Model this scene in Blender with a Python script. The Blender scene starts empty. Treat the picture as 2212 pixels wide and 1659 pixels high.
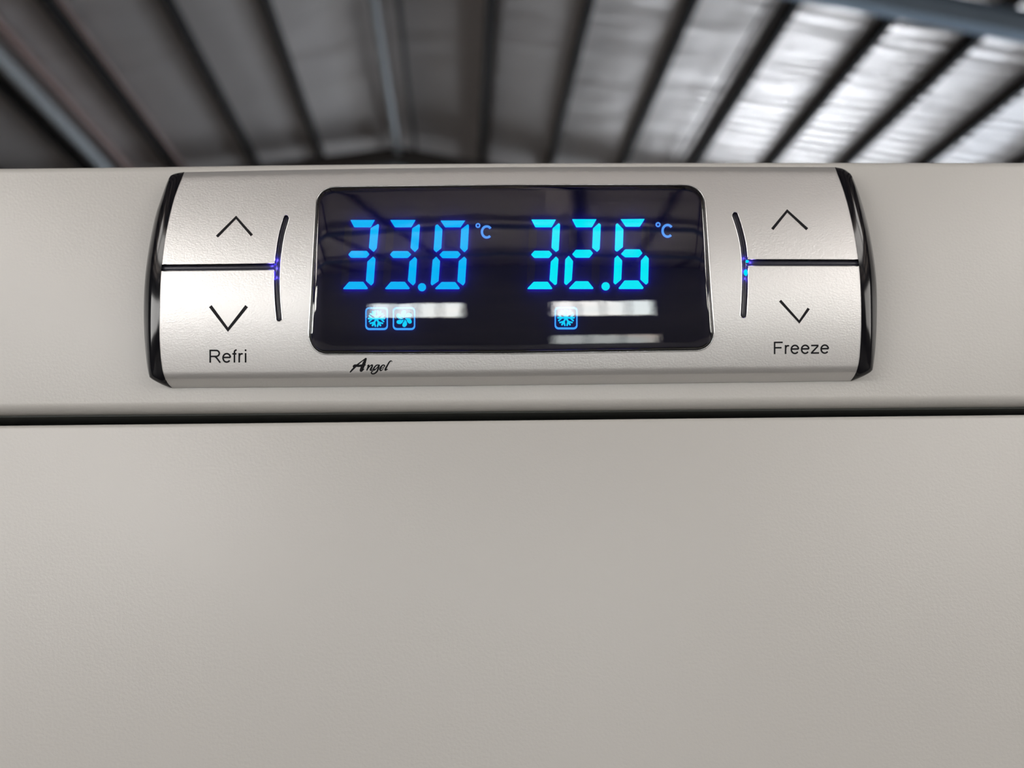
import bpy, bmesh, math, random
from mathutils import Vector, Matrix
random.seed(7)
scn = bpy.context.scene
col = scn.collection

# ------------------------------------------------------------------ camera
W, H, FPX = 2212.0, 1659.0, 1661.0
DIST = 0.21                     # camera to the front of the freezer
CAMZ = 1.85
CAM = Vector((0, -DIST, CAMZ))
PITCH = math.radians(11.3); ROLL = math.radians(0.5)
FWD = Vector((0, math.cos(PITCH), math.sin(PITCH)))
U0 = Vector((0, -math.sin(PITCH), math.cos(PITCH))); R0 = Vector((1, 0, 0))
RGT = R0 * math.cos(ROLL) - U0 * math.sin(ROLL)
UPV = R0 * math.sin(ROLL) + U0 * math.cos(ROLL)
cd = bpy.data.cameras.new('camera'); cam = bpy.data.objects.new('camera', cd); col.objects.link(cam)
cam.matrix_world = Matrix(((RGT.x, UPV.x, -FWD.x, CAM.x), (RGT.y, UPV.y, -FWD.y, CAM.y),
                           (RGT.z, UPV.z, -FWD.z, CAM.z), (0, 0, 0, 1)))
cd.sensor_width = 36; cd.lens = 36 * FPX / W
cd.clip_start = 0.01; cd.clip_end = 200
cd.dof.use_dof = True; cd.dof.focus_distance = 0.207; cd.dof.aperture_fstop = 8.0
scn.camera = cam
# ------------------------------------------------------------------ world, exposure
wd = bpy.data.worlds.new('world'); scn.world = wd; wd.use_nodes = True
wd.node_tree.nodes['Background'].inputs[0].default_value = (.75, .87, 1, 1)
wd.node_tree.nodes['Background'].inputs[1].default_value = 1.5
scn.view_settings.view_transform = 'Standard'; scn.view_settings.look = 'None'
scn.view_settings.exposure = 0.12; scn.view_settings.gamma = 1
scn.view_settings.use_curve_mapping = False
scn.cycles.use_denoising = True
# brightness of the daylight in each kind of window
WIN_BACK, WIN_LEFT, WIN_RIGHT, WIN_GATE, WIN_LOW, WIN_FRONT = 9.5, 10.5, 14.0, 6.0, 4.0, 23.0

# ------------------------------------------------------------------ pixel -> point
def P(px, py, p=0.0):
    """point of the upright plane standing p metres proud of the freezer front, seen at a pixel"""
    d = FWD * FPX + RGT * (px - W / 2) + UPV * (H / 2 - py)
    t = (DIST - p) / d.y
    return CAM + d * t
def proj(w):
    q = w - CAM; z = q.dot(FWD)
    return (W / 2 + FPX * q.dot(RGT) / z, H / 2 - FPX * q.dot(UPV) / z)
def interp(pts, t):
    if t <= pts[0][0]: return pts[0][1]
    for (a, b), (c, d) in zip(pts, pts[1:]):
        if t <= c: return b + (d - b) * (t - a) / (c - a)
    return pts[-1][1]
def smooth(pts, n=8):
    """Catmull-Rom through points"""
    out = []
    for i in range(len(pts) - 1):
        a = pts[max(i - 1, 0)]; b = pts[i]; c = pts[i + 1]; d = pts[min(i + 2, len(pts) - 1)]
        for k in range(n):
            t = k / n
            out.append(tuple(.5 * (2 * b[j] + (c[j] - a[j]) * t + (2 * a[j] - 5 * b[j] + 4 * c[j] - d[j]) * t * t
                                   + (3 * b[j] - a[j] - 3 * c[j] + d[j]) * t ** 3) for j in range(len(b))))
    out.append(tuple(pts[-1])); return out
def ytop(x): return interp([(340, 373.2), (398, 372), (560, 368.5), (800, 364.2), (1100, 361), (1450, 360), (1803, 361), (1900, 361.5)], x)
def ybot(x): return interp([(300, 838.5), (371, 837.8), (1000, 833), (1838, 822.6), (1900, 821.6)], x)
def vof(x, y): return (y - ytop(x)) / (ybot(x) - ytop(x))
def prof(v):
    """how far the faceplate stands proud (m) against height fraction (0 top, 1 bottom)"""
    m = 9.0 - 3.5 * ((v - .47) / .47) ** 2
    if v < .03: m -= 2.2 * ((.03 - v) / .03) ** 2
    if v > .925:
        a = 9.0 - 3.5 * ((.925 - .47) / .47) ** 2; s = -14.4 * (.455 / .47)
        if v < .962:
            q = (v - .925); m = a + s * q * 1.0 - 600 * q * q
        else:
            q = .037; b = a + s * q - 600 * q * q
            m = b + (0.3 - b) * (v - .962) / .038
    return m / 1000
def S(px, py, lift=0.0):
    return P(px, py, prof(vof(px, py)) + lift)
def Sn(px, py):
    a = S(px + 2, py) - S(px - 2, py); b = S(px, py - 2) - S(px, py + 2)
    n = a.cross(b); n.normalize()
    return n
MM = 0.001

# ------------------------------------------------------------------ materials
def mat(name, base=(.5, .5, .5), rough=.5, metal=0.0, spec=.5, coat=0.0, em=None, es=0.0, bump=None, sheen=None):
    m = bpy.data.materials.new(name); m.use_nodes = True
    nt = m.node_tree; b = nt.nodes['Principled BSDF']
    b.inputs['Base Color'].default_value = (*base, 1); b.inputs['Roughness'].default_value = rough
    b.inputs['Metallic'].default_value = metal; b.inputs['Specular IOR Level'].default_value = spec
    b.inputs['Coat Weight'].default_value = coat; b.inputs['Coat Roughness'].default_value = .06
    if em: b.inputs['Emission Color'].default_value = (*em, 1); b.inputs['Emission Strength'].default_value = es
    if bump:
        tc = nt.nodes.new('ShaderNodeTexCoord'); prev = None
        for (scale, strength, dist, stretch) in bump:
            mp = nt.nodes.new('ShaderNodeMapping'); mp.inputs['Scale'].default_value = stretch
            n = nt.nodes.new('ShaderNodeTexNoise'); n.inputs['Scale'].default_value = scale; n.inputs['Detail'].default_value = 2
            bp = nt.nodes.new('ShaderNodeBump'); bp.inputs['Strength'].default_value = strength; bp.inputs['Distance'].default_value = dist
            nt.links.new(tc.outputs['Object'], mp.inputs[0]); nt.links.new(mp.outputs[0], n.inputs['Vector'])
            nt.links.new(n.outputs['Fac'], bp.inputs['Height'])
            if prev: nt.links.new(prev.outputs[0], bp.inputs['Normal'])
            prev = bp
        nt.links.new(prev.outputs[0], b.inputs['Normal'])
    return m
def tint(m, c1, c2, scale, detail=3, stretch=(1, 1, 1)):
    nt = m.node_tree; b = nt.nodes['Principled BSDF']
    tc = nt.nodes.new('ShaderNodeTexCoord'); mp = nt.nodes.new('ShaderNodeMapping'); mp.inputs['Scale'].default_value = stretch
    n = nt.nodes.new('ShaderNodeTexNoise'); n.inputs['Scale'].default_value = scale; n.inputs['Detail'].default_value = detail
    r = nt.nodes.new('ShaderNodeValToRGB'); r.color_ramp.elements[0].color = (*c1, 1); r.color_ramp.elements[1].color = (*c2, 1)
    r.color_ramp.elements[0].position = .35; r.color_ramp.elements[1].position = .65
    nt.links.new(tc.outputs['Object'], mp.inputs[0]); nt.links.new(mp.outputs[0], n.inputs['Vector'])
    nt.links.new(n.outputs['Fac'], r.inputs[0]); nt.links.new(r.outputs[0], b.inputs['Base Color'])
M = {}
M['enamel'] = mat('white_enamel', (.5, .5, .5), .34, spec=.9, bump=[(1300, .35, .00012, (1, 1, 1))])
tint(M['enamel'], (.468, .455, .434), (.473, .460, .439), 9)
M['silver'] = mat('silver_paint', (.76, .748, .74), .39, metal=.78, bump=[(1700, .45, .00009, (1, .7, 1.3)), (4200, .4, .00004, (1, 1, 1))])
M['rim'] = mat('silver_edge', (.85, .85, .86), .22, metal=.9)
M['cap'] = mat('gloss_black', (.004, .004, .006), .09, spec=.32)
M['bar'] = mat('black_light_guide', (.022, .022, .035), .2, spec=.5)
M['print'] = mat('black_print', (.008, .008, .010), .5, spec=.15)
M['screen'] = mat('screen_back', (.013, .012, .055), .6, spec=.1)
M['ghost'] = mat('unlit_segment', (.030, .026, .040), .5, spec=.1)
M['seal'] = mat('seal_and_shade', (.045, .05, .045), .6)
M['inner'] = mat('cabinet_grey', (.30, .30, .29), .5)
M['steel'] = mat('dark_steel', (.034, .030, .028), .75, metal=.0, spec=.12, bump=[(3, .2, .01, (1, 1, 1))])
M['daylit_steel'] = mat('daylit_blue_steel', (.16, .20, .25), .5, metal=.2, spec=.3)  # rafter steel with the blue of daylight put into its colour
M['pipe'] = mat('grey_pipe', (.24, .235, .23), .6, spec=.2)
M['rust'] = mat('brown_pipe', (.16, .09, .07), .6)
M['wall'] = mat('sheet_wall', (.10, .095, .09), .7); tint(M['wall'], (.08, .075, .07), (.13, .12, .11), .6)
M['floor'] = mat('concrete', (.12, .11, .10), .55); tint(M['floor'], (.09, .085, .08), (.13, .12, .11), .8, 6)
M['frame'] = mat('window_frame', (.12, .12, .12), .5)
# cover glass: clear film with mirror reflections
def cover_mat():
    m = bpy.data.materials.new('cover_glass'); m.use_nodes = True; nt = m.node_tree; nt.nodes.clear()
    o = nt.nodes.new('ShaderNodeOutputMaterial'); mx = nt.nodes.new('ShaderNodeMixShader')
    t = nt.nodes.new('ShaderNodeBsdfTransparent'); t.inputs[0].default_value = (.93, .93, .95, 1)
    g = nt.nodes.new('ShaderNodeBsdfGlossy'); g.inputs['Roughness'].default_value = .02
    f = nt.nodes.new('ShaderNodeFresnel'); f.inputs[0].default_value = 2.0
    tc = nt.nodes.new('ShaderNodeTexCoord'); n = nt.nodes.new('ShaderNodeTexNoise'); n.inputs['Scale'].default_value = 420
    bp = nt.nodes.new('ShaderNodeBump'); bp.inputs['Strength'].default_value = .03; bp.inputs['Distance'].default_value = .0001
    nt.links.new(tc.outputs['Object'], n.inputs['Vector']); nt.links.new(n.outputs['Fac'], bp.inputs['Height'])
    nt.links.new(bp.outputs[0], g.inputs['Normal'])
    nt.links.new(f.outputs[0], mx.inputs[0]); nt.links.new(t.outputs[0], mx.inputs[1]); nt.links.new(g.outputs[0], mx.inputs[2])
    nt.links.new(mx.outputs[0], o.inputs[0]); return m
M['cover'] = cover_mat()
def emit(name, c, s, scale=None, c2=None, stretch=(1, 1, 1)):
    m = bpy.data.materials.new(name); m.use_nodes = True; nt = m.node_tree; nt.nodes.clear()
    o = nt.nodes.new('ShaderNodeOutputMaterial'); e = nt.nodes.new('ShaderNodeEmission')
    e.inputs[0].default_value = (*c, 1); e.inputs[1].default_value = s; nt.links.new(e.outputs[0], o.inputs[0])
    if scale:
        tc = nt.nodes.new('ShaderNodeTexCoord'); mp = nt.nodes.new('ShaderNodeMapping'); mp.inputs['Scale'].default_value = stretch
        n = nt.nodes.new('ShaderNodeTexNoise'); n.inputs['Scale'].default_value = scale; n.inputs['Detail'].default_value = 1
        r = nt.nodes.new('ShaderNodeValToRGB'); r.color_ramp.elements[0].color = (*c, 1); r.color_ramp.elements[1].color = (*c2, 1)
        r.color_ramp.elements[0].position = .4; r.color_ramp.elements[1].position = .6
        nt.links.new(tc.outputs['Object'], mp.inputs[0]); nt.links.new(mp.outputs[0], n.inputs['Vector'])
        nt.links.new(n.outputs['Fac'], r.inputs[0]); nt.links.new(r.outputs[0], e.inputs[0])
    return m
M['seg_a'] = emit('segment_blue', (.0, .50, 1.0), 1.0)
M['seg_b'] = emit('segment_cyan', (.0, .88, 1.0), 1.0)
M['seg_edge'] = emit('segment_side', (.06, .03, 1.0), 10)
M['seg_edge_soft'] = emit('segment_side_soft', (.02, .05, 1.0), 9)
M['sign'] = emit('sign_blue', (.10, .38, 1.0), .95)
M['icon'] = emit('icon_cyan', (.0, .70, 1.0), 1.0)
M['icon_box'] = emit('icon_frame_blue', (.05, .42, 1.0), 1.0)
M['led_cyan'] = emit('led_cyan', (.0, .55, 1.0), 1.3)
M['led_violet'] = emit('led_violet', (.09, .06, .9), .8)
M['day_back'] = emit('daylight_back', (.80, .86, .86), WIN_BACK, .6, (1, .98, .94))
M['day_left'] = emit('daylight_left', (1, .98, .95), WIN_LEFT)
M['day_low'] = emit('daylight_low', (.80, .84, .82), WIN_LOW, .35, (1, .62, .45))
M['day_front'] = emit('daylight_front', (.76, .88, 1.0), WIN_FRONT)
M['day_right'] = emit('daylight_right', (.68, .83, 1.0), WIN_RIGHT)
M['day_gate'] = emit('daylight_gate', (1, .96, .91), WIN_GATE)

# ------------------------------------------------------------------ mesh helpers
def link(name, verts, faces, m, parent=None, smooth_=False, mats=None, fm=None):
    me = bpy.data.meshes.new(name); me.from_pydata([tuple(v) for v in verts], [], faces)
    me.materials.append(M[m])
    for k in (mats or []): me.materials.append(M[k])
    if fm:
        for i, k in enumerate(fm): me.polygons[i].material_index = k
    if smooth_:
        me.polygons.foreach_set('use_smooth', [True] * len(faces))
    me.update(); o = bpy.data.objects.new(name, me); col.objects.link(o)
    if parent: o.parent = parent
    return o
def fix_normals(o):
    bm = bmesh.new(); bm.from_mesh(o.data); bmesh.ops.recalc_face_normals(bm, faces=bm.faces); bm.to_mesh(o.data); bm.free()
def box(x0, x1, y0, y1, z0, z1):
    v = [Vector((x, y, z)) for z in (z0, z1) for (x, y) in ((x0, y0), (x1, y0), (x1, y1), (x0, y1))]
    f = [(3, 2, 1, 0), (4, 5, 6, 7), (0, 1, 5, 4), (1, 2, 6, 5), (2, 3, 7, 6), (3, 0, 4, 7)]
    return v, f
def slab(polys, lo, hi, m, name, parent, side=None, surf=S):
    """flat pieces traced as pixel outlines, standing from lo to hi off the faceplate"""
    V, F, K = [], [], []
    for poly in polys:
        a = sum(poly[i][0] * poly[(i + 1) % len(poly)][1] - poly[(i + 1) % len(poly)][0] * poly[i][1] for i in range(len(poly)))
        if a > 0: poly = poly[::-1]
        n = len(poly); b = len(V)
        V += [surf(x, y, hi) for x, y in poly] + [surf(x, y, lo) for x, y in poly]
        F.append(tuple(range(b, b + n))); K.append(0)
        for i in range(n):
            j = (i + 1) % n; F.append((b + i, b + n + i, b + n + j, b + j)); K.append(1)
    o = link(name, V, F, m, parent, mats=[side] if side else None, fm=K if side else None)
    return o
def ring_slab(outer, inner, lo, hi, m, name, parent, side=None):
    n = len(outer); V = [S(x, y, hi) for x, y in outer] + [S(x, y, hi) for x, y in inner] + \
        [S(x, y, lo) for x, y in outer] + [S(x, y, lo) for x, y in inner]
    F, K = [], []
    for i in range(n):
        j = (i + 1) % n
        F += [(i, j, n + j, n + i), (i, 2 * n + i, 2 * n + j, j), (n + i, n + j, 3 * n + j, 3 * n + i)]; K += [0, 1, 1]
    o = link(name, V, F, m, parent, mats=[side] if side else None, fm=K if side else None)
    return o
def stroke(pts, widths, cap=6):
    """outline of a stroke of varying width with round ends"""
    n = len(pts)
    if not hasattr(widths, '__len__'): widths = [widths] * n
    L, R = [], []
    for i in range(n):
        a = pts[max(i - 1, 0)]; b = pts[min(i + 1, n - 1)]
        dx, dy = b[0] - a[0], b[1] - a[1]; l = math.hypot(dx, dy) or 1
        nx, ny = -dy / l, dx / l; h = widths[i] / 2
        L.append((pts[i][0] + nx * h, pts[i][1] + ny * h)); R.append((pts[i][0] - nx * h, pts[i][1] - ny * h))
    out = list(L)
    if cap:
        a, b = pts[-2], pts[-1]; an = math.atan2(b[1] - a[1], b[0] - a[0]); h = widths[-1] / 2
        out += [(b[0] + h * math.cos(an + math.pi / 2 - math.pi * k / cap), b[1] + h * math.sin(an + math.pi / 2 - math.pi * k / cap)) for k in range(1, cap)]
    out += R[::-1]
    if cap:
        a, b = pts[1], pts[0]; an = math.atan2(b[1] - a[1], b[0] - a[0]); h = widths[0] / 2
        out += [(b[0] + h * math.cos(an + math.pi / 2 - math.pi * k / cap), b[1] + h * math.sin(an + math.pi / 2 - math.pi * k / cap)) for k in range(1, cap)]
    return out
def tube(pts3, r, m, name, parent, closed=False, seg=8):
    n = len(pts3); V, F = [], []
    for i in range(n):
        a = pts3[(i - 1) % n if closed else max(i - 1, 0)]; b = pts3[(i + 1) % n if closed else min(i + 1, n - 1)]
        t = (b - a).normalized(); s = t.cross(Vector((0, -1, 0.01))).normalized(); u = s.cross(t)
        for k in range(seg):
            an = 2 * math.pi * k / seg; V.append(pts3[i] + s * math.cos(an) * r + u * math.sin(an) * r)
    for i in range(n if closed else n - 1):
        j = (i + 1) % n
        for k in range(seg):
            l = (k + 1) % seg; F.append((i * seg + k, i * seg + l, j * seg + l, j * seg + k))
    if not closed:
        F.append(tuple(range(seg))); F.append(tuple(range((n - 1) * seg, n * seg)))
    o = link(name, V, F, m, parent, True); fix_normals(o); return o

# ================================================================== the building
ANG = math.radians(3.93)      # the shed stands a little askew of the freezer
def B(x, y, z):               # building frame: camera at the origin, z above the camera
    return Vector((x * math.cos(ANG) - y * math.sin(ANG), -DIST + x * math.sin(ANG) + y * math.cos(ANG), CAMZ + z))
def bbox(x0, x1, y0, y1, z0, z1):
    v, f = box(x0, x1, y0, y1, z0, z1); return [B(*p) for p in v], f
def struct(o): o['kind'] = 'structure'; return o
H0, XR, T = 6.0, -1.0, .168   # purlin underside at the ridge, ridge position, roof slope
XL_, XR_, YB, YF = -13.0, 12.0, -15.0, 24.0
def roofh(x): return H0 - abs(x - XR) * T
# ceiling: foil blanket, sagging a little between the purlins
def purlin_x(r):
    r *= 1.0198
    if r * H0 > XR: return r * (H0 + XR * T) / (1 + r * T)
    return r * (H0 - XR * T) / (1 - r * T)
PR = [.052, .241, .4366, .632, .839, 1.046, 1.266]
PL = [-.368, -.55, -.775]
px_ = sorted([purlin_x(r) for r in PR + PL])
right = [px_[-1] + k * 1.02 for k in range(1, 5)]; left = [px_[0] - k * 1.15 for k in range(1, 8)]
ALLP = sorted([x for x in left if x > XL_] + px_ + [x for x in right if x < XR_])
GAPS = [(a, b) for a, b in zip(ALLP, ALLP[1:])]
def sag(x):
    for a, b in GAPS:
        if a <= x <= b: return -.012 * math.sin(math.pi * (x - a) / (b - a))
    return 0
xs = sorted(set([XL_, XR_, XR] + [a + (b - a) * k / 6 for a, b in GAPS for k in range(7)]))
ys = [YB + (YF - YB) * k / 130 for k in range(131)]
V, F = [], []
for y in ys:
    for x in xs:
        V.append(B(x, y, roofh(x) + .155 + sag(x) + .003 * math.sin(y * 5.1 + 2 * math.sin(x * 1.7)) * (1 if x > 0 else .6)))
nx_ = len(xs)
for j in range(len(ys) - 1):
    for i in range(nx_ - 1):
        a = j * nx_ + i; F.append((a, a + nx_, a + nx_ + 1, a + 1))
m = mat('foil_blanket', (.66, .58, .535), .50, metal=.78)
nt = m.node_tree; pb = nt.nodes['Principled BSDF']
tc = nt.nodes.new('ShaderNodeTexCoord')
mp = nt.nodes.new('ShaderNodeMapping'); mp.inputs['Rotation'].default_value = (0, 0, -ANG); mp.inputs['Scale'].default_value = (.55, 2.2, 1)
n1 = nt.nodes.new('ShaderNodeTexNoise'); n1.inputs['Scale'].default_value = 1.5; n1.inputs['Detail'].default_value = 3
wv = nt.nodes.new('ShaderNodeTexWave'); wv.bands_direction = 'Y'; wv.inputs['Scale'].default_value = .8; wv.inputs['Distortion'].default_value = 3.2
wv.inputs['Detail'].default_value = 1
nt.links.new(tc.outputs['Object'], mp.inputs[0]); nt.links.new(mp.outputs[0], n1.inputs['Vector']); nt.links.new(mp.outputs[0], wv.inputs['Vector'])
b1 = nt.nodes.new('ShaderNodeBump'); b1.inputs['Strength'].default_value = .5; b1.inputs['Distance'].default_value = .10
b2 = nt.nodes.new('ShaderNodeBump'); b2.inputs['Strength'].default_value = .5; b2.inputs['Distance'].default_value = .028
sx_ = nt.nodes.new('ShaderNodeSeparateXYZ'); mr = nt.nodes.new('ShaderNodeMapRange')   # ripple relief deepened to the right, standing in for the stronger light there
mr.inputs['From Min'].default_value = 2.2; mr.inputs['From Max'].default_value = 4.6; mr.inputs['To Min'].default_value = .03; mr.inputs['To Max'].default_value = .8
nt.links.new(tc.outputs['Object'], sx_.inputs[0]); nt.links.new(sx_.outputs['X'], mr.inputs['Value']); nt.links.new(mr.outputs[0], b2.inputs['Strength'])
nt.links.new(n1.outputs['Fac'], b1.inputs['Height']); nt.links.new(wv.outputs['Fac'], b2.inputs['Height'])
nt.links.new(b1.outputs[0], b2.inputs['Normal']); nt.links.new(b2.outputs[0], pb.inputs['Normal'])
M['foil'] = m
ceiling = struct(link('ceiling', V, F, 'foil', smooth_=True))
ceiling['label'] = 'wrinkled silver foil blanket under the pitched shed roof'
def beam(name, x, y0, y1, w, d, top, m, lbl=None, parent=ceiling):
    h = roofh(x)
    # C section: web and two flanges
    V, F = [], []
    for (a, b, c, e) in ((x - w / 2, x - w / 2 + .012, h + top - d, h + top), (x - w / 2, x + w / 2, h + top - .012, h + top), (x - w / 2, x + w / 2, h + top - d, h + top - d + .012),
                         (x + w / 2 - .008, x + w / 2, h + top - d, h + top - d + .04)):
        v, f = bbox(a, b, y0, y1, c, e); k = len(V); V += v; F += [tuple(q + k for q in g) for g in f]
    o = link(name, V, F, m, parent)
    if lbl: o['label'] = lbl
    return o
for x in ALLP:
    beam('purlin', x, YB, YF, .075 if x > -2 else .065, .15, .15, 'steel')
def rafter(y, w=.14, d=.26, mtl='daylit_steel'):
    V, F = [], []
    def piece(y0, y1, zt, zb):
        b = len(V); XS = [XL_, XR, XR_]
        for x in XS:
            for yy in (y0, y1):
                for z in (zb, zt): V.append(B(x, yy, roofh(x) + z))
        for i in range(2):
            a = b + i * 4
            F.extend([(a, a + 4, a + 5, a + 1), (a + 2, a + 3, a + 7, a + 6), (a, a + 2, a + 6, a + 4), (a + 1, a + 5, a + 7, a + 3)])
        F.extend([(b, b + 1, b + 3, b + 2), (b + 8, b + 10, b + 11, b + 9)])
    piece(y - w / 2, y + w / 2, 0, -.014); piece(y - .006, y + .006, -.014, -d + .014); piece(y - w / 2, y + w / 2, -d + .014, -d)
    o = link('rafter', V, F, mtl, ceiling); fix_normals(o); return o
for y in (-12.1, -8.4, -4.7, -1, 2.75, 6.25, 11.2, 15.0, 18.7, 22): rafter(y, mtl='daylit_steel' if y < 8 else 'steel')  # near rafters take the daylit blue colour, far ones stay dark
# loose pipes and rods hung just under the purlins
def rod(r, dz, rad, m, name, y0=1.0, y1=20):
    x = purlin_x(r) * (H0 + dz) / H0; hh = roofh(purlin_x(r)) + dz
    o = tube([B(x, y0, hh), B(x, (y0 + y1) / 2, hh - .01), B(x, y1, hh)], rad, m, name, ceiling, seg=10)
    return o
rod(-.165, -.06, .055, 'pipe', 'ridge_pipe')['label'] = 'pale pipe hanging below the ridge of the roof'
rod(-.952, -.04, .085, 'pipe', 'ceiling_pipe')['label'] = 'thick pale pipe near the left of the roof'
rod(-.74, -.02, .03, 'rust', 'conduit')['label'] = 'thin brown conduit'
rod(-.89, -.02, .06, 'rust', 'conduit')['label'] = 'brown conduit beside the thick pale pipe'
rod(.572, -.03, .014, 'steel', 'tie_rod'); rod(.594, -.03, .014, 'steel', 'tie_rod'); rod(-.118, .02, .03, 'steel', 'tie_rod')

# walls, floor
v, f = bbox(XL_, XR_, YB, YF, -CAMZ - .1, -CAMZ); struct(link('floor', v, f, 'floor'))
WT = .12
def wallx(name, x0, x1):
    h = min(roofh(x0), roofh(x1)) + .3; v, f = bbox(x0, x1, YB, YF, -CAMZ, h); return struct(link(name, v, f, 'wall'))
wallx('wall_left', XL_ - WT, XL_); wallx('wall_right', XR_, XR_ + WT)
def gable(name, y0, y1):
    prf = [(XL_, -CAMZ), (XR_, -CAMZ), (XR_, roofh(XR_) + .3), (XR, H0 + .3), (XL_, roofh(XL_) + .3)]
    V = [B(x, y0, z) for x, z in prf] + [B(x, y1, z) for x, z in prf]; n = 5
    F = [tuple(range(n)), tuple(range(2 * n - 1, n - 1, -1))] + [(i, i + n, (i + 1) % n + n, (i + 1) % n) for i in range(n)]
    o = struct(link(name, V, F, 'wall')); fix_normals(o); return o
gable('wall_back', YB - WT, YB); gable('wall_front', YF, YF + WT)
NW = [0]
def window(axis, a0, a1, z0, z1, mtl, nx=3, nz=1, at=None):
    """lit opening: panes of daylight in a steel frame, set on a wall"""
    NW[0] += 1; V, F = [], []
    def add(v, f):
        k = len(V); V.extend(v); F.extend([tuple(q + k for q in g) for g in f])
    def bb(a, b, dep0, dep1, c, e):
        if axis == 'back': return bbox(a, b, at + dep0, at + dep1, c, e)
        if axis == 'front': return bbox(a, b, at - dep1, at - dep0, c, e)
        if axis == 'right': return bbox(at - dep1, at - dep0, a, b, c, e)
        return bbox(at + dep0, at + dep1, a, b, c, e)
    t = .05
    for i in range(nx + 1):
        q = a0 + (a1 - a0) * i / nx; add(*bb(q - t / 2, q + t / 2, .0, .07, z0 - t / 2, z1 + t / 2))
    for i in range(nz + 1):
        q = z0 + (z1 - z0) * i / nz; add(*bb(a0, a1, .0, .07, q - t / 2, q + t / 2))
    fr = struct(link('window_%d' % NW[0], V, F, 'frame')); fix_normals(fr)
    for i in range(nx):
        for k in range(nz):
            v, f = bb(a0 + (a1 - a0) * i / nx + t / 2, a0 + (a1 - a0) * (i + 1) / nx - t / 2, .02, .03,
                      z0 + (z1 - z0) * k / nz + t / 2, z0 + (z1 - z0) * (k + 1) / nz - t / 2)
            link('pane', v, f, mtl, fr)
    return fr
window('back', -3.9, -2.0, .87, 2.3, 'day_back', 4, 1, YB)
window('back', -.2, 1.8, .87, 2.3, 'day_back', 4, 1, YB)
window('back', -.2, 1.9, -1.84, -.98, 'day_low', 3, 1, YB)
window('front', 5.6, 11.6, -1.8, 2.6, 'day_front', 4, 2, YF)
window('back', -10.8, -6.7, 1.8, 4.3, 'day_left', 4, 2, YB)
window('back', 4.6, 9.8, 1.8, 4.0, 'day_gate', 5, 2, YB)  # unseen window added to light the freezer front, clear of the display's reflection
window('right', 7, 21, .9, 3.2, 'day_right', 8, 1, XR_)
window('right', -12, -3, .3, 3.2, 'day_gate', 6, 1, XR_)
window('left', -12, -3, .3, 3.0, 'day_left', 6, 1, XL_)

M['roof_glow'] = emit('roof_fill_glow', (1, .955, .91), 7.4)
def roof_fill(x0, x1, y0, y1):  # unseen glowing roof panels, added to brighten the freezer front from above
    NW[0] += 1; V, F = [], []
    n = 5
    def quad(a, b, c, d, z0, z1):
        k = len(V)
        for zz in (z0, z1):
            for (x, y) in ((a, c), (b, c), (b, d), (a, d)): V.append(B(x, y, roofh(x) + zz))
        F.extend([tuple(q + k for q in g) for g in [(3, 2, 1, 0), (4, 5, 6, 7), (0, 1, 5, 4), (1, 2, 6, 5), (2, 3, 7, 6), (3, 0, 4, 7)]])
    for i in range(n + 1):
        y = y0 + (y1 - y0) * i / n; quad(x0, x1, y - .03, y + .03, -.06, -.01)
    for x in (x0, x1): quad(x - .03, x + .03, y0, y1, -.06, -.01)
    fr = struct(link('window_%d' % NW[0], V, F, 'frame')); fix_normals(fr)
    for i in range(n):
        V, F = [], []
        quad(x0 + .03, x1 - .03, y0 + (y1 - y0) * i / n + .03, y0 + (y1 - y0) * (i + 1) / n - .03, -.04, -.03)
        link('pane', V, F, 'roof_glow', fr)
roof_fill(-9.5, -7.0, -13.5, -3.0); roof_fill(6.0, 8.5, -13.5, -3.0)

# ================================================================== the freezer
fz = bpy.data.objects.new('freezer', None); col.objects.link(fz)
fz['label'] = 'off-white upright freezer with a silver control panel on its header'
fz['category'] = 'freezer'
fz.location = (0, 0, 0)
HW = .34                      # half width
def row(px_line, py_line, p): return P(px_line, py_line, p)
def zline(pts, p, x):
    """height at world x of a line traced by pixels at depth p"""
    q = [P(a, b, p) for a, b in pts]
    if x <= q[0].x: return q[0].z + (q[1].z - q[0].z) * (x - q[0].x) / (q[1].x - q[0].x) * .3
    for a, b in zip(q, q[1:]):
        if x <= b.x: return a.z + (b.z - a.z) * (x - a.x) / (b.x - a.x)
    return q[-1].z
TOPL = [(0, 359), (300, 356), (600, 351.5), (900, 348.5), (1200, 347), (1700, 346), (2212, 346.5)]
GAPT = [(0, 888.5), (1000, 879.5), (2212, 869.5)]
GAPB = [(0, 918.5), (1000, 908), (2212, 895.0)]
DEP = .62
def extrude_profile(name, prof_fn, xs, m, parent, closed=True):
    V, F = [], []; n = None
    for x in xs:
        pr = prof_fn(x); n = len(pr); V += [Vector((x, y, z)) for y, z in pr]
    for i in range(len(xs) - 1):
        for k in range(n):
            l = (k + 1) % n; F.append((i * n + k, i * n + l, (i + 1) * n + l, (i + 1) * n + k))
    F.append(tuple(range(n))); F.append(tuple(range((len(xs) - 1) * n, len(xs) * n)))
    o = link(name, V, F, m, parent); fix_normals(o)
    o.data.set_sharp_from_angle(angle=math.radians(40)); o.data.polygons.foreach_set('use_smooth', [True] * len(o.data.polygons))
    return o
xsf = [-HW + 2 * HW * k / 48 for k in range(49)]
def header_prof(x):
    zt = zline(TOPL, 0.0, x); zb = zline(GAPT, 0.0, x)
    out = []
    R = .0022
    for k in range(7):     # front top edge
        a = math.pi / 2 * k / 6; out.append((R - R * math.sin(a), zt - R + R * math.cos(a)))
    R = .0030
    for k in range(9):     # front lower edge
        a = math.pi / 2 * k / 8; out.append((R - R * math.cos(a), zb + R * .75 - R * math.sin(a)))
    zb2 = zb - R * .25
    out += [(.050, zb2), (.050, zt)]
    return out
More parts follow.
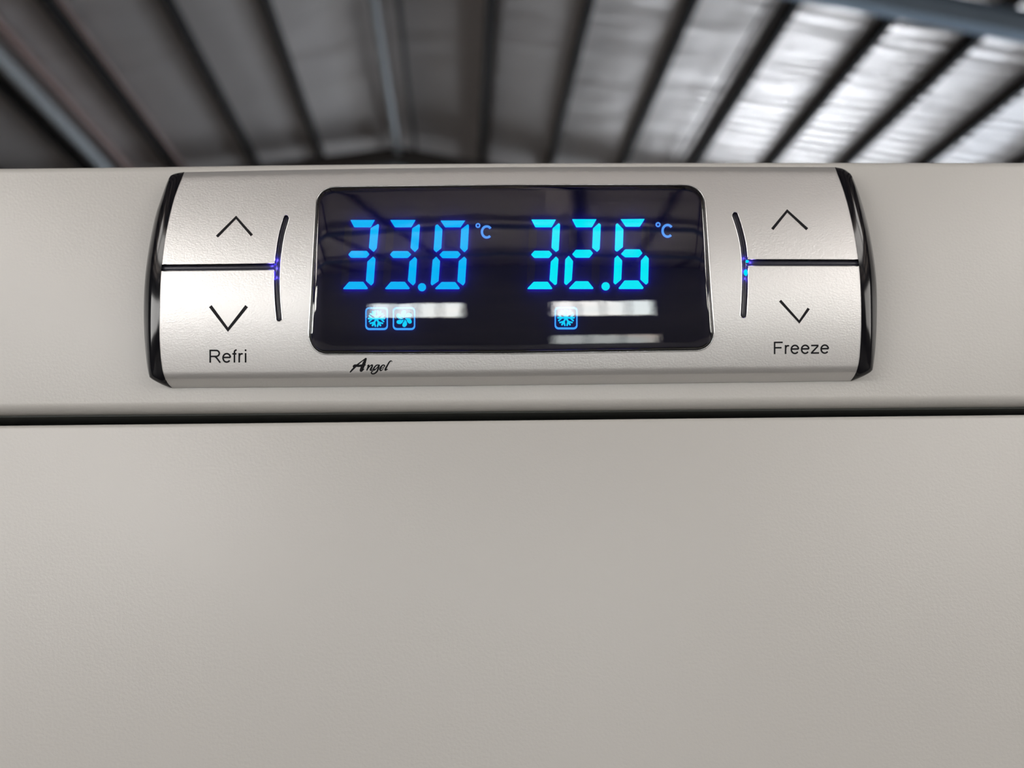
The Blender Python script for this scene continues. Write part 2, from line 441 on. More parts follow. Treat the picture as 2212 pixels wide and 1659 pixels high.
header = extrude_profile('header_panel', header_prof, xsf, 'enamel', fz)
def door_prof(x):
    zt = zline(GAPB, 0.0, x); R = .0012; out = []
    zb = .13
    for k in range(6):
        a = math.pi / 2 * k / 5; out.append((R - R * math.sin(a), zt - R + R * math.cos(a)))
    out += [(0, zb + .003), (.003, zb), (.055, zb), (.055, zt)]
    return out
door = extrude_profile('door', door_prof, xsf, 'enamel', fz)
ztop = zline(TOPL, 0, 0); zg = zline(GAPT, 0, 0); zgb = zline(GAPB, 0, 0)
v, f = box(-HW + .004, HW - .004, .056, DEP, .10, ztop - .006); link('cabinet', v, f, 'enamel', fz)
v, f = box(-HW + .02, HW - .02, .036, .0555, zgb - .012, zg + .006); o = link('seal_and_shade', v, f, 'seal', fz); o['label'] = 'dark grey seal in the gap above the door'
def shade_strip_prof(x):  # dark strip added to deepen the shade under the header
    zb = zline(GAPT, 0.0, x) - .00075
    return [(.0034, zb + .0006), (.0034, zb - .0004), (.0355, zb - .0004), (.0355, zb + .0006)]
o = extrude_profile('seal_and_shade', shade_strip_prof, xsf, 'seal', fz); o['label'] = 'dark strip standing in for the shade under the header panel'
for sx in (-1, 1):
    for yy in (.10, DEP - .08):
        V, F = [], []
        for (r, z) in ((.022, 0), (.022, .012), (.010, .016), (.010, .1005)):
            for k in range(14):
                a = 2 * math.pi * k / 14; V.append(Vector((sx * (HW - .06) + r * math.cos(a), yy + r * math.sin(a), z)))
        for j in range(3):
            for k in range(14): l = (k + 1) % 14; F.append((j * 14 + k, j * 14 + l, (j + 1) * 14 + l, (j + 1) * 14 + k))
        F.append(tuple(range(13, -1, -1))); F.append(tuple(range(42, 56)))
        link('foot', V, F, 'cap', fz)

# ---------------------------------------------- silver faceplate
INL = smooth([(398, 372), (376, 428.7), (358.9, 500.9), (348.6, 576.9), (344.8, 652.8), (344.2, 728.8), (349.4, 793.3), (359.5, 823.7), (371.4, 837.8)])
OUTL = smooth([(398, 371.5), (380, 374.5), (366, 383), (350, 424), (333.5, 476), (318.5, 557.9), (311.6, 630), (311.4, 709.8), (316.5, 778), (322.3, 812), (328, 818.5), (341.8, 826.5), (356, 833), (371, 837.8)])
INR = smooth([(1803.5, 361), (1825.6, 421), (1842.6, 489.5), (1854, 557.8), (1859.3, 618.5), (1860.9, 694.5), (1858.5, 755), (1855, 785.6), (1848, 808), (1838, 822.6)])
OUTR = smooth([(1803.5, 361), (1820, 364), (1833.5, 372.5), (1842, 384), (1857, 424), (1876, 493), (1888, 561.6), (1893.4, 620), (1893.6, 694.5), (1890.5, 755), (1885, 798), (1880, 804), (1867, 811.5), (1852, 818), (1838.5, 822.6)])
def bound(curve, side):
    t = []
    for x, y in curve:
        t.append((vof(x, y), x))
    t.sort(); return t
BL, BR = bound(INL, 0), bound(INR, 1)
NU = 170
vs = [0, .006, .012, .02, .03] + [.03 + (.925 - .03) * k / 46 for k in range(1, 47)] + [.925 + .037 * k / 8 for k in range(1, 9)] + [.975, .99, 1.0]
V, F = [], []
# hidden return behind the top edge, front rows, hidden return behind the bottom edge
def prow(v):
    xl, xr = interp(BL, v), interp(BR, v); out = []
    for i in range(NU + 1):
        x = xl + (xr - xl) * i / NU; y = ytop(x) + (ybot(x) - ytop(x)) * v
        out.append(S(x, y))
    return out
rows = [prow(v) for v in vs]
def drop(r, dp, dz): return [Vector((q.x, dp, q.z + dz)) for q in r]
rows = [drop(rows[0], -.0001, .0006)] + rows + [drop(rows[-1], -.0001, 0)]
for r in rows: V += r
n = NU + 1
for j in range(len(rows) - 1):
    for i in range(NU):
        a = j * n + i; F.append((a, a + n, a + n + 1, a + 1))
# close the back
per = [i for i in range(n)] + [j * n + n - 1 for j in range(1, len(rows))] + [(len(rows) - 1) * n + i for i in range(n - 2, -1, -1)] + [j * n for j in range(len(rows) - 2, 0, -1)]
bk = len(V); V += [Vector((V[i].x, -.0001, V[i].z)) for i in per]
L_ = len(per)
for k in range(L_):
    l = (k + 1) % L_; F.append((per[k], per[l], bk + l, bk + k))
F.append(tuple(bk + k for k in range(L_)))
plate = link('control_panel', V, F, 'silver', fz)
bm = bmesh.new(); bm.from_mesh(plate.data); bmesh.ops.remove_doubles(bm, verts=bm.verts, dist=1e-6)
bmesh.ops.recalc_face_normals(bm, faces=bm.faces); bm.to_mesh(plate.data); bm.free()
plate['label'] = 'satin silver control panel faceplate with curved slots'

# slots in the faceplate
VBL = smooth([(618.3, 471.0), (608, 507.6), (601.4, 549.8), (599.2, 575), (598, 609), (599.7, 651), (603, 688.5)], 6)
HBL = [(340, 578.6), (420, 578.0), (500, 577.2), (596, 575.8)]
VBR = smooth([(1587.6, 464.6), (1596.3, 490.7), (1604.3, 524.5), (1608.3, 558), (1609.3, 592), (1608.8, 625.8), (1607.3, 659.6), (1606, 680.5)], 6)
HBR = [(1612, 567.2), (1700, 567.3), (1780, 567.5), (1868, 567.8)]
VW, HWD = 12.6, 14.2
def cutter(poly, lo, hi):
    a = sum(poly[i][0] * poly[(i + 1) % len(poly)][1] - poly[(i + 1) % len(poly)][0] * poly[i][1] for i in range(len(poly)))
    if a > 0: poly = poly[::-1]
    n = len(poly); V = [S(x, y, hi) for x, y in poly] + [S(x, y, lo) for x, y in poly]
    F = [tuple(range(n)), tuple(range(2 * n - 1, n - 1, -1))] + [(i, n + i, n + (i + 1) % n, (i + 1) % n) for i in range(n)]
    o = link('cutter', V, F, 'silver')
    bm = bmesh.new(); bm.from_mesh(o.data); bmesh.ops.triangulate(bm, faces=bm.faces); bmesh.ops.recalc_face_normals(bm, faces=bm.faces); bm.to_mesh(o.data); bm.free()
    return o
cuts = [stroke(VBL, VW), stroke(HBL, HWD, 0), stroke(VBR, VW + .8), stroke(HBR, HWD, 0)]
cobs = []
for c in cuts:
    k = cutter(c, -.0022, .004); cobs.append(k)
    md = plate.modifiers.new('cut', 'BOOLEAN'); md.operation = 'DIFFERENCE'; md.solver = 'EXACT'; md.object = k
bpy.context.view_layer.update()
dg = bpy.context.evaluated_depsgraph_get()
nm = bpy.data.meshes.new_from_object(plate.evaluated_get(dg))
ok = len(nm.polygons) > 5000
plate.modifiers.clear()
print('plate polygons after slots', len(nm.polygons))
if ok: plate.data = nm
for k in cobs: bpy.data.objects.remove(k)
me = plate.data
me.polygons.foreach_set('use_smooth', [True] * len(me.polygons))
cn = []
for pl in me.polygons:
    fn = pl.normal.copy()
    for li in pl.loop_indices:
        w = me.vertices[me.loops[li].vertex_index].co
        x, y = proj(w); vv = vof(x, y); nrm = fn
        if fn.y < -.3 and .02 < vv < .995:
            q = Sn(x, y)
            if q.y > 0: q = -q
            if q.dot(fn) > .80: nrm = q
        cn.append(tuple(nrm))
me.normals_split_custom_set(cn)

# thin bright lips round the slots
def lip(pts, name='slot_rim'):
    o = tube([S(x, y, .00002) for x, y in pts], .00009, 'rim', name, plate, closed=False, seg=6)
    return o
def slot_lips(vb, hb, vw, right):
    out = stroke(vb, vw + .6)
    hy = hb[-1][1] if not right else hb[0][1]
    # split the outline where the cross slot enters
    inside = [((x < interp([(p[1], p[0]) for p in vb], y)) != right) and abs(y - hy) < HWD / 2 for x, y in out]
    s = inside.index(True)
    while inside[s]: s += 1
    seq = [out[(s + k) % len(out)] for k in range(len(out)) if not inside[(s + k) % len(out)]]
    lip(seq)
    for sg in (-1, 1):
        x0 = hb[0][0] + (13 if not right else 8); x1 = hb[-1][0] - (6 if not right else 14)
        pts = [(x0 + (x1 - x0) * k / 12, interp(hb, x0 + (x1 - x0) * k / 12) + sg * (HWD / 2 + .3)) for k in range(13)]
        lip(pts)
slot_lips(VBL, HBL, VW, False); slot_lips(VBR, HBR, VW + .8, True)

# black light guide lying in each pair of slots
def guide(pts, w, name='light_bar', cap=True):
    V, F = [], []; K = 8
    n = len(pts)
    for i in range(n):
        a = pts[max(i - 1, 0)]; b = pts[min(i + 1, n - 1)]; dx, dy = b[0] - a[0], b[1] - a[1]; l = math.hypot(dx, dy)
        nx, ny = -dy / l, dx / l
        sc = 1.0
        if cap:
            e = min(math.hypot(pts[i][0] - pts[0][0], pts[i][1] - pts[0][1]), math.hypot(pts[i][0] - pts[-1][0], pts[i][1] - pts[-1][1]))
            if e < w / 2: sc = max(.2, math.sqrt(max(0, 1 - (1 - e / (w / 2)) ** 2)))
        for k in range(K + 1):
            s = -1 + 2 * k / K
            V.append(S(pts[i][0] + nx * s * w / 2 * sc, pts[i][1] + ny * s * w / 2 * sc, -.0014 + .0006 * math.sqrt(max(0, 1 - s * s)) * sc))
    for i in range(n - 1):
        for k in range(K):
            a = i * (K + 1) + k; F.append((a, a + 1, a + K + 2, a + K + 1))
    o = link(name, V, F, 'bar', plate, True); fix_normals(o)
    bm = bmesh.new(); bm.from_mesh(o.data)
    if sum((f.normal.y for f in bm.faces)) > 0: bmesh.ops.reverse_faces(bm, faces=bm.faces)
    bm.to_mesh(o.data); bm.free(); return o
def dense(pts, ext=0):
    p = list(pts)
    if ext:
        a, b = p[1], p[0]; l = math.hypot(a[0] - b[0], a[1] - b[1]); s = (b[0] + (b[0] - a[0]) / l * ext, b[1] + (b[1] - a[1]) / l * ext)
        a2, b2 = p[-2], p[-1]; l = math.hypot(a2[0] - b2[0], a2[1] - b2[1]); e = (b2[0] + (b2[0] - a2[0]) / l * ext, b2[1] + (b2[1] - a2[1]) / l * ext)
        def mids(u, v): return [(u[0] + (v[0] - u[0]) * k / 5, u[1] + (v[1] - u[1]) * k / 5) for k in range(5)]
        p = mids(s, b) + p + mids(e, b2)[::-1]
    return p
for vb, hb, w_ in ((VBL, HBL, VW), (VBR, HBR, VW + .8)):
    o = guide(dense(vb, 6), w_); o['label'] = 'curved black glossy light bar'
    o = guide([(hb[0][0] + (hb[-1][0] - hb[0][0]) * k / 14, interp(hb, hb[0][0] + (hb[-1][0] - hb[0][0]) * k / 14)) for k in range(15)], HWD, cap=False)
    o['label'] = 'straight black strip between the up and down buttons'

# blue indicator lamps glowing in the light guides
def blob(x, y, rx, ry, m, lift=-.00078):
    V, F = [], []; n = 16
    V.append(S(x, y, lift + .0001))
    for (q, l) in ((.6, lift + .00008), (1.0, lift - .00012)):
        for k in range(n):
            a = 2 * math.pi * k / n; V.append(S(x + rx * q * math.cos(a), y + ry * q * math.sin(a), l))
    F = [(0, 1 + k, 1 + (k + 1) % n) for k in range(n)] + [(1 + k, 1 + n + k, 1 + n + (k + 1) % n, 1 + (k + 1) % n) for k in range(n)]
    o = link('indicator_light', V, F, m, plate, True); return o
def glow(x, y, power, c=(.12, .08, 1), lift=-.0004, r=.0004):
    l = bpy.data.lights.new('indicator_lamp', 'POINT'); l.energy = power; l.color = c; l.shadow_soft_size = r
    o = bpy.data.objects.new('indicator_lamp', l); col.objects.link(o); o.location = S(x, y, lift)
blob(1610.5, 589, 4.3, 8.4, 'led_cyan'); blob(1614, 565, 4.2, 3.6, 'led_cyan'); blob(1601, 565, 1.8, 2.4, 'led_violet')
blob(595, 571.5, 3, 2.6, 'led_violet'); blob(594.5, 603, 2.4, 2.0, 'led_violet'); blob(593.8, 592, 1.4, 6, 'led_violet')
GP = 3.2e-4
for x, y, k in ((1609, 584, 1.3), (1610, 600, .6), (1622, 566, .8), (1607, 556, .6), (598, 560, .9), (597, 578, .8), (597, 598, .7), (586, 573, .5)):
    glow(x, y, GP * k)

# arrows and lettering
def arrow(pts, w):
    a, b, c = pts
    def off(p, q, s):
        dx, dy = q[0] - p[0], q[1] - p[1]; l = math.hypot(dx, dy); return (-dy / l * s, dx / l * s)
    h = w / 2; n1 = off(a, b, h); n2 = off(b, c, h)
    bis = (n1[0] + n2[0], n1[1] + n2[1]); l2 = bis[0] ** 2 + bis[1] ** 2; k = 2 * h * h / l2
    mt = (bis[0] * k, bis[1] * k)
    poly1 = [(a[0] + n1[0], a[1] + n1[1]), (b[0] + mt[0], b[1] + mt[1]), (b[0] - mt[0] * .6, b[1] - mt[1] * .6), (a[0] - n1[0], a[1] - n1[1])]
    poly2 = [(b[0] + mt[0], b[1] + mt[1]), (c[0] + n2[0], c[1] + n2[1]), (c[0] - n2[0], c[1] - n2[1]), (b[0] - mt[0] * .6, b[1] - mt[1] * .6)]
    # subdivide so the mark follows the curved plate
    return [poly1, poly2]
def on_plate(polys, name, m='print', lo=-.00002, hi=.00004, parent=None, lbl=None):
    fine = []
    for p in polys:
        q = []
        for i in range(len(p)):
            a, b = p[i], p[(i + 1) % len(p)]; n = max(1, int(math.hypot(b[0] - a[0], b[1] - a[1]) // 8))
            q += [(a[0] + (b[0] - a[0]) * k / n, a[1] + (b[1] - a[1]) * k / n) for k in range(n)]
        fine.append(q)
    o = slab(fine, lo, hi, m, name, parent or plate)
    if lbl: o['label'] = lbl
    return o
on_plate(arrow([(468.5, 511.2), (509.9, 468.6), (544.2, 508.6)], 6.2), 'up_arrow', lbl='black up arrow above the left strip')
on_plate(arrow([(454.2, 661.2), (492.4, 711), (532.8, 661.2)], 7.4), 'down_arrow', lbl='black down arrow above Refri')
on_plate(arrow([(1668.2, 495.2), (1700.4, 454.6), (1743.8, 495.2)], 6.2), 'up_arrow', lbl='black up arrow above the right strip')
on_plate(arrow([(1685, 649.4), (1726.6, 694.4), (1747, 666.2)], 6.0), 'down_arrow', lbl='black down arrow above Freeze, one arm shorter')

# upright sans letters drawn as strokes, in units of the type size (cap height .716)
def bow(cx, cy, rx, ry, a0, a1, n=16):
    return [(cx + rx * math.cos(math.radians(a0 + (a1 - a0) * k / n)), cy + ry * math.sin(math.radians(a0 + (a1 - a0) * k / n))) for k in range(n + 1)]
SW = .088
LET = {
    'R': (.722, [[(.125, 0), (.125, .716)], [(.125, .674), (.42, .674)] + bow(.44, .51, .165, .164, 90, -90)[1:] + [(.125, .346)], [(.36, .35), (.46, .27), (.655, .0)]]),
    'e': (.556, [[(.085, .285), (.475, .285)], bow(.278, .262, .197, .232, 4, 322, 24)]),
    'f': (.278, [[(.13, 0), (.13, .57)] + bow(.225, .57, .095, .115, 170, 75, 6), [(.015, .478), (.235, .478)]]),
    'r': (.333, [[(.107, 0), (.107, .519)], [(.107, .27)] + bow(.235, .30, .128, .178, 160, 62, 8)]),
    'i': (.222, [[(.11, 0), (.11, .519)], [(.11, .62), (.11, .716)]]),
    'F': (.611, [[(.125, 0), (.125, .716)], [(.125, .674), (.565, .674)], [(.125, .368), (.50, .368)]]),
    'z': (.5, [[(.04, .478), (.44, .478)], [(.03, .043), (.47, .043)], [(.415, .45), (.075, .07)]]),
}
def text(body, x0, x1, ycap, ybase, slope, lbl):
    adv = 0; spans = []
    for ch in body: spans.append(adv); adv += LET[ch][0]
    a = .08; b = adv - .07 if body[-1] == 'i' else adv - .045
    sx = (x1 - x0) / (b - a); sy = (ybase - ycap) / .716; polys = []
    for ch, o in zip(body, spans):
        for st in LET[ch][1]:
            pts = [(x0 + (o + u - a) * sx, ybase - v_ * sy + slope * ((o + u - a) * sx)) for u, v_ in st]
            w = SW * (sx + sy) / 2; L = stroke(pts, w, 0); n = len(pts)
            polys += [[L[k], L[k + 1], L[2 * n - 2 - k], L[2 * n - 1 - k]] for k in range(n - 1)]
    q = slab(polys, 0, .00004, 'print', 'lettering', plate); q['label'] = lbl
text('Refri', 452.2, 532.2, 755.4, 783.6, -.008, 'black lettering reading Refri')
text('Freeze', 1671.5, 1791, 738.2, 765, -.010, 'black lettering reading Freeze')
def A_(x, y): return (740 + x / 18.43, 760 + y / 18.43)
def ink(pts):
    s = smooth([(*A_(a, b), c / 18.43) for a, b, c in pts], 6)
    c = [(q[0], q[1]) for q in s]; w = [max(1.0, q[2] * 1.18) for q in s]
    out = []
    L = len(c)
    for i in range(L - 1):   # short quads and round joints: robust for tight curls
        a, b = c[i], c[i + 1]; dx, dy = b[0] - a[0], b[1] - a[1]; l = math.hypot(dx, dy) or 1e-6
        nx, ny = -dy / l, dx / l
        out.append([(a[0] + nx * w[i] / 2, a[1] + ny * w[i] / 2), (b[0] + nx * w[i + 1] / 2, b[1] + ny * w[i + 1] / 2),
                    (b[0] - nx * w[i + 1] / 2, b[1] - ny * w[i + 1] / 2), (a[0] - nx * w[i] / 2, a[1] - ny * w[i] / 2)])
    for i in range(0, L):
        out.append([(c[i][0] + w[i] / 2 * math.cos(math.pi * k / 5), c[i][1] + w[i] / 2 * math.sin(math.pi * k / 5)) for k in range(10)])
    return out
SC = []
SC += ink([(305, 805, 40), (400, 700, 60), (560, 545, 60), (740, 395, 38), (920, 265, 44)])
SC += ink([(930, 275, 60), (870, 420, 100), (800, 590, 115), (735, 740, 95), (790, 735, 50), (855, 685, 24)])
SC += ink([(450, 580, 85), (500, 545, 80), (620, 560, 78), (760, 545, 80), (890, 520, 55)])
SC += ink([(985, 560, 26), (1045, 530, 46), (1015, 620, 58), (970, 725, 46)])
SC += ink([(1020, 660, 26), (1100, 560, 34), (1180, 525, 46), (1170, 600, 60), (1110, 710, 60), (1150, 735, 34), (1215, 670, 20)])
SC += ink([(1470, 530, 34), (1360, 530, 40), (1265, 620, 50), (1235, 700, 54), (1290, 715, 40), (1390, 610, 30), (1455, 535, 40), (1420, 660, 56), (1370, 780, 54), (1270, 865, 46), (1170, 870, 44), (1150, 810, 40), (1230, 730, 34), (1310, 690, 30)])
SC += ink([(1540, 665, 24), (1640, 610, 28), (1675, 550, 40), (1610, 525, 40), (1530, 600, 56), (1490, 690, 60), (1520, 745, 46), (1580, 715, 26), (1640, 655, 18)])
SC += ink([(1975, 385, 20), (1925, 360, 34), (1860, 410, 46), (1790, 530, 50), (1720, 660, 62), (1705, 725, 52), (1795, 690, 22)])
o = slab(SC, .00000, .00004, 'print', 'script_lettering', plate); o['label'] = 'small black script lettering reading Angel'

# ---------------------------------------------- black end caps
def resample(curve, n):
    d = [0]
    for a, b in zip(curve, curve[1:]): d.append(d[-1] + math.hypot(b[0] - a[0], b[1] - a[1]))
    out = []
    for k in range(n):
        t = d[-1] * k / (n - 1)
        out.append((interp(list(zip(d, [c[0] for c in curve])), t), interp(list(zip(d, [c[1] for c in curve])), t)))
    return out
def endcap(inner, outer, sgn):
    N, K = 70, 12
    I, O = resample(inner, N), resample(outer, N)
    V, F = [], []
    for a, b in zip(I, O):
        pin = prof(vof(*a)) + .00012
        A = P(a[0], a[1], pin); 
        for k in range(K + 1):
            s = k / K; p = pin * (1 - .10 * s - .26 * s ** 4)
            q = (a[0] + (b[0] - a[0]) * s, a[1] + (b[1] - a[1]) * s)
            V.append(P(q[0], q[1], p))
        B_ = P(b[0], b[1], pin * .64); B_.y = 0; V.append(B_)
        V.append(Vector((A.x, 0, A.z)))
    n = K + 3
    for i in range(N - 1):
        for k in range(n):
            l = (k + 1) % n; F.append((i * n + k, i * n + l, (i + 1) * n + l, (i + 1) * n + k))
    o = link('end_cap', V, F, 'cap', fz)
    bm = bmesh.new(); bm.from_mesh(o.data); bmesh.ops.remove_doubles(bm, verts=bm.verts, dist=1e-6)
    bmesh.ops.recalc_face_normals(bm, faces=bm.faces); bm.to_mesh(o.data); bm.free()
    o.data.set_sharp_from_angle(angle=math.radians(50)); o.data.polygons.foreach_set('use_smooth', [True] * len(o.data.polygons))
    o['label'] = 'glossy black end cap on the %s of the control panel' % ('left' if sgn < 0 else 'right')
    return o
endcap(INL, OUTL, -1); endcap(INR, OUTR, 1)

# ---------------------------------------------- display
def arc(c0, c1, c2, n=9):
    """rounded corner from c0 round c1 to c2"""
    out = []
    for k in range(n):
        t = k / (n - 1); s = 1 - t
        w0, w1, w2 = s * s, 2 * s * t * .78, t * t; W_ = w0 + w1 + w2
        out.append(tuple((w0 * c0[j] + w1 * c1[j] + w2 * c2[j]) / W_ for j in (0, 1)))
    return out
def edge(a, b, n): return [(a[0] + (b[0] - a[0]) * k / n, a[1] + (b[1] - a[1]) * k / n) for k in range(1, n)]
c_tl = ((683.4, 441), (685, 406), (724, 404.8)); c_tr = ((1478, 400.2), (1517.5, 400.5), (1521.5, 437))
c_br = ((1540.8, 716), (1542, 754.5), (1505, 755.8)); c_bl = ((706, 763.4), (667.5, 764), (668.3, 719))
OUT = arc(*c_tl) + edge(c_tl[2], (1100, 400.3), 10) + [(1100, 400.3)] + edge((1100, 400.3), c_tr[0], 10) + arc(*c_tr) + edge(c_tr[2], c_br[0], 14) + arc(*c_br) \
    + edge(c_br[2], (1106, 762), 10) + [(1106, 762)] + edge((1106, 762), c_bl[0], 10) + arc(*c_bl) + edge(c_bl[2], c_tl[0], 14)
CX, CY = 1105, 581
def inset(d):
    out = []
    n = len(OUT)
    for i in range(n):
        a, b = OUT[i - 1], OUT[(i + 1) % n]; dx, dy = b[0] - a[0], b[1] - a[1]; l = math.hypot(dx, dy)
        out.append((OUT[i][0] - dy / l * d, OUT[i][1] + dx / l * d))
    return out
def dome(name, rings, m, parent, scaled=22):
    """rings: (inset px, lift) from the rim inwards; then concentric rings to the middle"""
    V, F = [], []; n = len(OUT); R = 0
    for d, l in rings:
        V += [S(x, y, l) for x, y in inset(d)]; R += 1
    base = inset(rings[-1][0]); lift = rings[-1][1]
    for k in range(1, scaled):
        s = 1 - k / scaled; V += [S(CX + (x - CX) * s, CY + (y - CY) * s, lift) for x, y in base]; R += 1
    for j in range(R - 1):
        for i in range(n):
            l = (i + 1) % n; F.append((j * n + i, (j + 1) * n + i, (j + 1) * n + l, j * n + l))
    c = len(V); V.append(S(CX, CY, lift))
    for i in range(n): F.append(((R - 1) * n + i, c, (R - 1) * n + (i + 1) % n))
    o = link(name, V, F, m, parent, True)
    bm = bmesh.new(); bm.from_mesh(o.data)
    if sum(f.normal.y for f in bm.faces) > 0: bmesh.ops.reverse_faces(bm, faces=bm.faces)
    bm.to_mesh(o.data); bm.free()
    return o
screen = dome('display_screen', [(0, .0000), (.3, .0007), (4.2, .0010), (5.2, .0009), (6.2, .00012), (7, .00008)], 'screen', fz)
screen.data.materials.append(M['cap'])
for pl in screen.data.polygons[:len(OUT) * 4]: pl.material_index = 1
screen['label'] = 'black display screen with blue temperature digits 33.8 and 32.6'
R_ = 9.0; HG = .0013
rings = [(R_ * (1 - math.cos(math.pi / 2 * k / 8)) , HG * math.sin(math.pi / 2 * k / 8)) for k in range(9)]
cover = dome('cover_glass', rings, 'cover', screen); cover['label'] = 'clear glossy cover over the display'
bez = tube([S(x, y, .0001) for x, y in inset(-1.2)], .00022, 'rim', 'display_rim', screen, closed=True, seg=8)
bez['label'] = 'bright thin rim round the display'

def q2(p): return (660 + p[0] / 4.2533, 390 + p[1] / 4.2533)
def q3(p): return (1100 + p[0] / 4.2543, 390 + p[1] / 4.2543)
def rounded(poly, r=1.0):
    out = []; n = len(poly)
    for i in range(n):
        a, b, c = poly[i - 1], poly[i], poly[(i + 1) % n]
        for (o_, k) in ((a, 0), (c, 1)):
            l = math.hypot(o_[0] - b[0], o_[1] - b[1]); t = min(r / l, .35)
            out.append((b[0] + (o_[0] - b[0]) * t, b[1] + (o_[1] - b[1]) * t))
    return out
LO, HI = .00006, .00072
def segs(polys, q, m, name='digit_segment', side='seg_edge', hi=HI):
    for p in polys: slab([rounded([q(c) for c in p])], LO, hi, m, name, screen, side)
D1 = [[(412, 362), (638, 362), (600, 430), (447, 430)], [(668, 398), (675, 412), (655, 622), (626, 657), (582, 618), (598, 438)],
      [(392, 680), (420, 646), (562, 646), (588, 678), (558, 710), (418, 710)], [(622, 697), (643, 720), (626, 940), (603, 965), (555, 922), (568, 745)],
      [(345, 992), (400, 930), (530, 930), (574, 990), (566, 998), (350, 998)]]
D2 = [[(778, 362), (1012, 362), (972, 430), (822, 430)], [(1042, 400), (1052, 412), (1036, 625), (1005, 658), (965, 620), (980, 440)],
      [(775, 680), (802, 648), (940, 648), (972, 680), (938, 712), (805, 712)], [(1005, 700), (1024, 722), (1010, 940), (988, 965), (940, 922), (955, 745)],
      [(730, 992), (785, 930), (912, 930), (958, 990), (950, 998), (736, 998)]]
D3 = [[(1240, 367), (1468, 367), (1425, 430), (1282, 430)], [(1210, 400), (1258, 448), (1248, 622), (1200, 660), (1177, 635), (1192, 415)],
      [(1492, 400), (1502, 415), (1490, 630), (1460, 660), (1420, 620), (1430, 448)], [(1230, 682), (1262, 648), (1400, 648), (1426, 680), (1396, 713), (1258, 713)],
      [(1200, 698), (1236, 740), (1222, 925), (1162, 965), (1150, 950), (1168, 730)], [(1458, 698), (1480, 720), (1466, 940), (1447, 965), (1395, 925), (1408, 740)],
      [(1190, 992), (1250, 932), (1375, 932), (1418, 990), (1410, 998), (1196, 998)]]
E1 = [[(203, 358), (430, 358), (390, 430), (240, 430)], [(455, 390), (468, 405), (455, 640), (430, 658), (388, 618), (398, 440)],
      [(200, 680), (232, 645), (368, 645), (396, 678), (366, 712), (230, 712)], [(430, 697), (453, 722), (438, 950), (420, 962), (370, 915), (382, 745)],
      [(166, 992), (225, 930), (355, 930), (397, 990), (390, 998), (172, 998)]]
E2 = [[(577, 355), (803, 355), (760, 430), (615, 430)], [(825, 390), (842, 405), (832, 630), (808, 657), (762, 620), (770, 440)],
      [(578, 678), (612, 636), (745, 636), (770, 668), (738, 710), (610, 710)], [(547, 690), (587, 740), (575, 915), (525, 962), (505, 945), (515, 725)],
      [(548, 990), (610, 925), (725, 925), (776, 990), (768, 997), (556, 997)]]
E3 = [[(1023, 355), (1246, 352), (1200, 425), (1070, 425)], [(993, 390), (1050, 448), (1045, 612), (990, 655), (970, 640), (978, 405)],
      [(1026, 675), (1065, 632), (1200, 632), (1225, 668), (1190, 706), (1065, 706)], [(995, 688), (1038, 735), (1030, 910), (975, 957), (958, 940), (967, 715)],
      [(1253, 685), (1283, 715), (1277, 940), (1257, 958), (1205, 910), (1210, 735)], [(1003, 990), (1060, 918), (1185, 918), (1236, 985), (1228, 997), (1010, 997)]]
for D in (D1, D2, D3): segs(D, q2, 'seg_a')
for D in (E1, E2, E3): segs(D, q3, 'seg_b')
def shift(p, dx, dy=0): return [(a + dx, b + dy) for a, b in p]
G1 = [shift(D3[1], -830, 0), shift(D3[4], -828, 0), shift(D3[1], -445), shift(D3[4], -443)]
for p in G1: slab([rounded([q2(c) for c in p])], .00008, .00014, 'ghost', 'unlit_segment', screen)
G2 = [shift(E3[1], -795), shift(E3[3], -797), shift(E3[1], -425), shift(E3[4], -450, 5), shift(E3[4], 8, -300)]
for p in G2: slab([rounded([q3(c) for c in p])], .00008, .00014, 'ghost', 'unlit_segment', screen)
def circ(c, r, n=20, ry=None): return [(c[0] + r * math.cos(2 * math.pi * k / n), c[1] + (ry or r) * math.sin(2 * math.pi * k / n)) for k in range(n)]
slab([circ(q2((1070, 980)), 8.8)], LO, HI, 'seg_a', 'decimal_point', screen, 'seg_edge')
slab([circ(q3((886, 972)), 9.0)], LO, HI, 'seg_b', 'decimal_point', screen, 'seg_edge')
def degree(c, rr, cc, rx, ry, w):
    ring_slab(circ(c, rr), circ(c, rr * .42), LO, .0002, 'sign', 'degree_symbol', screen, 'seg_edge_soft')
    pts = [(cc[0] + rx * math.cos(math.radians(a)), cc[1] - ry * math.sin(math.radians(a))) for a in range(38, 323, 12)]
    slab([stroke(pts, w, 0)], LO, .0002, 'sign', 'celsius_letter', screen, 'seg_edge_soft')
degree(q2((1584, 413)), 5.4, q2((1665, 472)), 10.4, 12.0, 5.2)
degree(q3((1368, 405)), 5.6, q3((1455, 462)), 10.8, 12.6, 5.2)
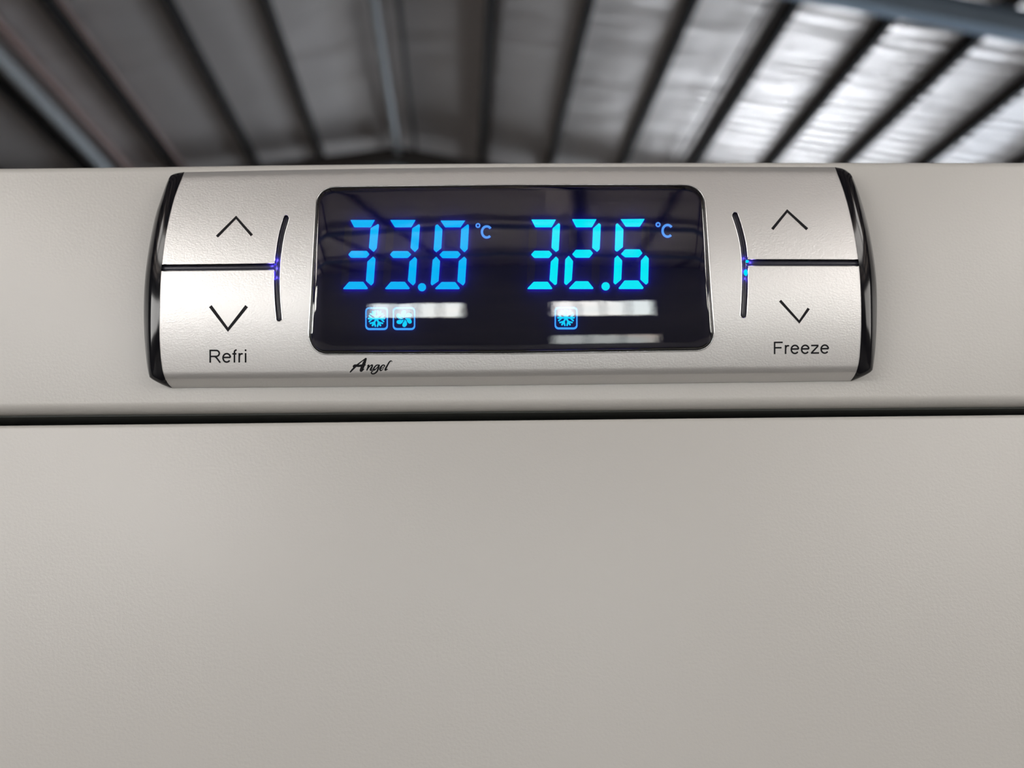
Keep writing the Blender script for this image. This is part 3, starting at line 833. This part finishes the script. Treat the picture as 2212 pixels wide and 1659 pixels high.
# status icons
def rrect(x0, y0, x1, y1, r, n=6):
    out = []
    for cx, cy, a0 in ((x1 - r, y0 + r, -90), (x1 - r, y1 - r, 0), (x0 + r, y1 - r, 90), (x0 + r, y0 + r, 180)):
        for k in range(n + 1):
            a = math.radians(a0 + 90 * k / n); out.append((cx + r * math.cos(a), cy + r * math.sin(a)))
    return out
def iconbox(x0, y0, x1, y1, name, lbl):
    o = ring_slab(rrect(x0, y0, x1, y1, 8.5), rrect(x0 + 3.0, y0 + 3.6, x1 - 3.0, y1 - 4.4, 6), LO, .00022, 'icon_box', name, screen, 'seg_edge_soft')
    o['label'] = lbl; return o
def flake(cx, cy, r, lbl):
    polys = []
    for k in range(6):
        a = math.radians(60 * k)
        def pt(l, t=0.0): return (cx + l * math.cos(a) - t * math.sin(a), cy - l * math.sin(a) - t * math.cos(a))
        polys.append(stroke([pt(0), pt(r)], 3.9, 4))
        for sg in (-1, 1):
            polys.append(stroke([pt(r * .52), pt(r * .90, sg * r * .36)], 3.4, 4))
    o = slab(polys, LO, .00022, 'icon', 'snowflake_symbol', screen, 'seg_edge_soft'); o['label'] = lbl
def fan(cx, cy, r, lbl):
    polys = []
    for k in range(6):
        a = math.radians(100 - 60 * k)
        def pt(l, t=0.0): return (cx + l * math.cos(a) - t * math.sin(a), cy - l * math.sin(a) - t * math.cos(a))
        s = smooth([(*pt(2.6, 1.0), 1.2), (*pt(6.5, 1.2), 5.2), (*pt(11, -.2), 9.4), (*pt(14.0, -2.2), 8.4)], 4)
        polys.append(stroke([(q[0], q[1]) for q in s], [q[2] for q in s], 8))
    o = slab(polys, LO, .00022, 'icon', 'fan_symbol', screen, 'seg_edge_soft'); o['label'] = lbl
iconbox(789, 663.6, 838, 713, 'icon_frame', 'rounded frame of the left snowflake icon')
iconbox(848.3, 663.6, 897, 713, 'icon_frame', 'rounded frame of the fan icon')
iconbox(1198, 663, 1247.6, 711.6, 'icon_frame', 'rounded frame of the right snowflake icon')
flake(813.2, 688.2, 17.2, 'glowing blue snowflake beside the fan'); flake(1222.6, 686.4, 17.2, 'glowing blue snowflake under the right reading')
fan(873, 688.2, 17.5, 'glowing blue fan with six blades')
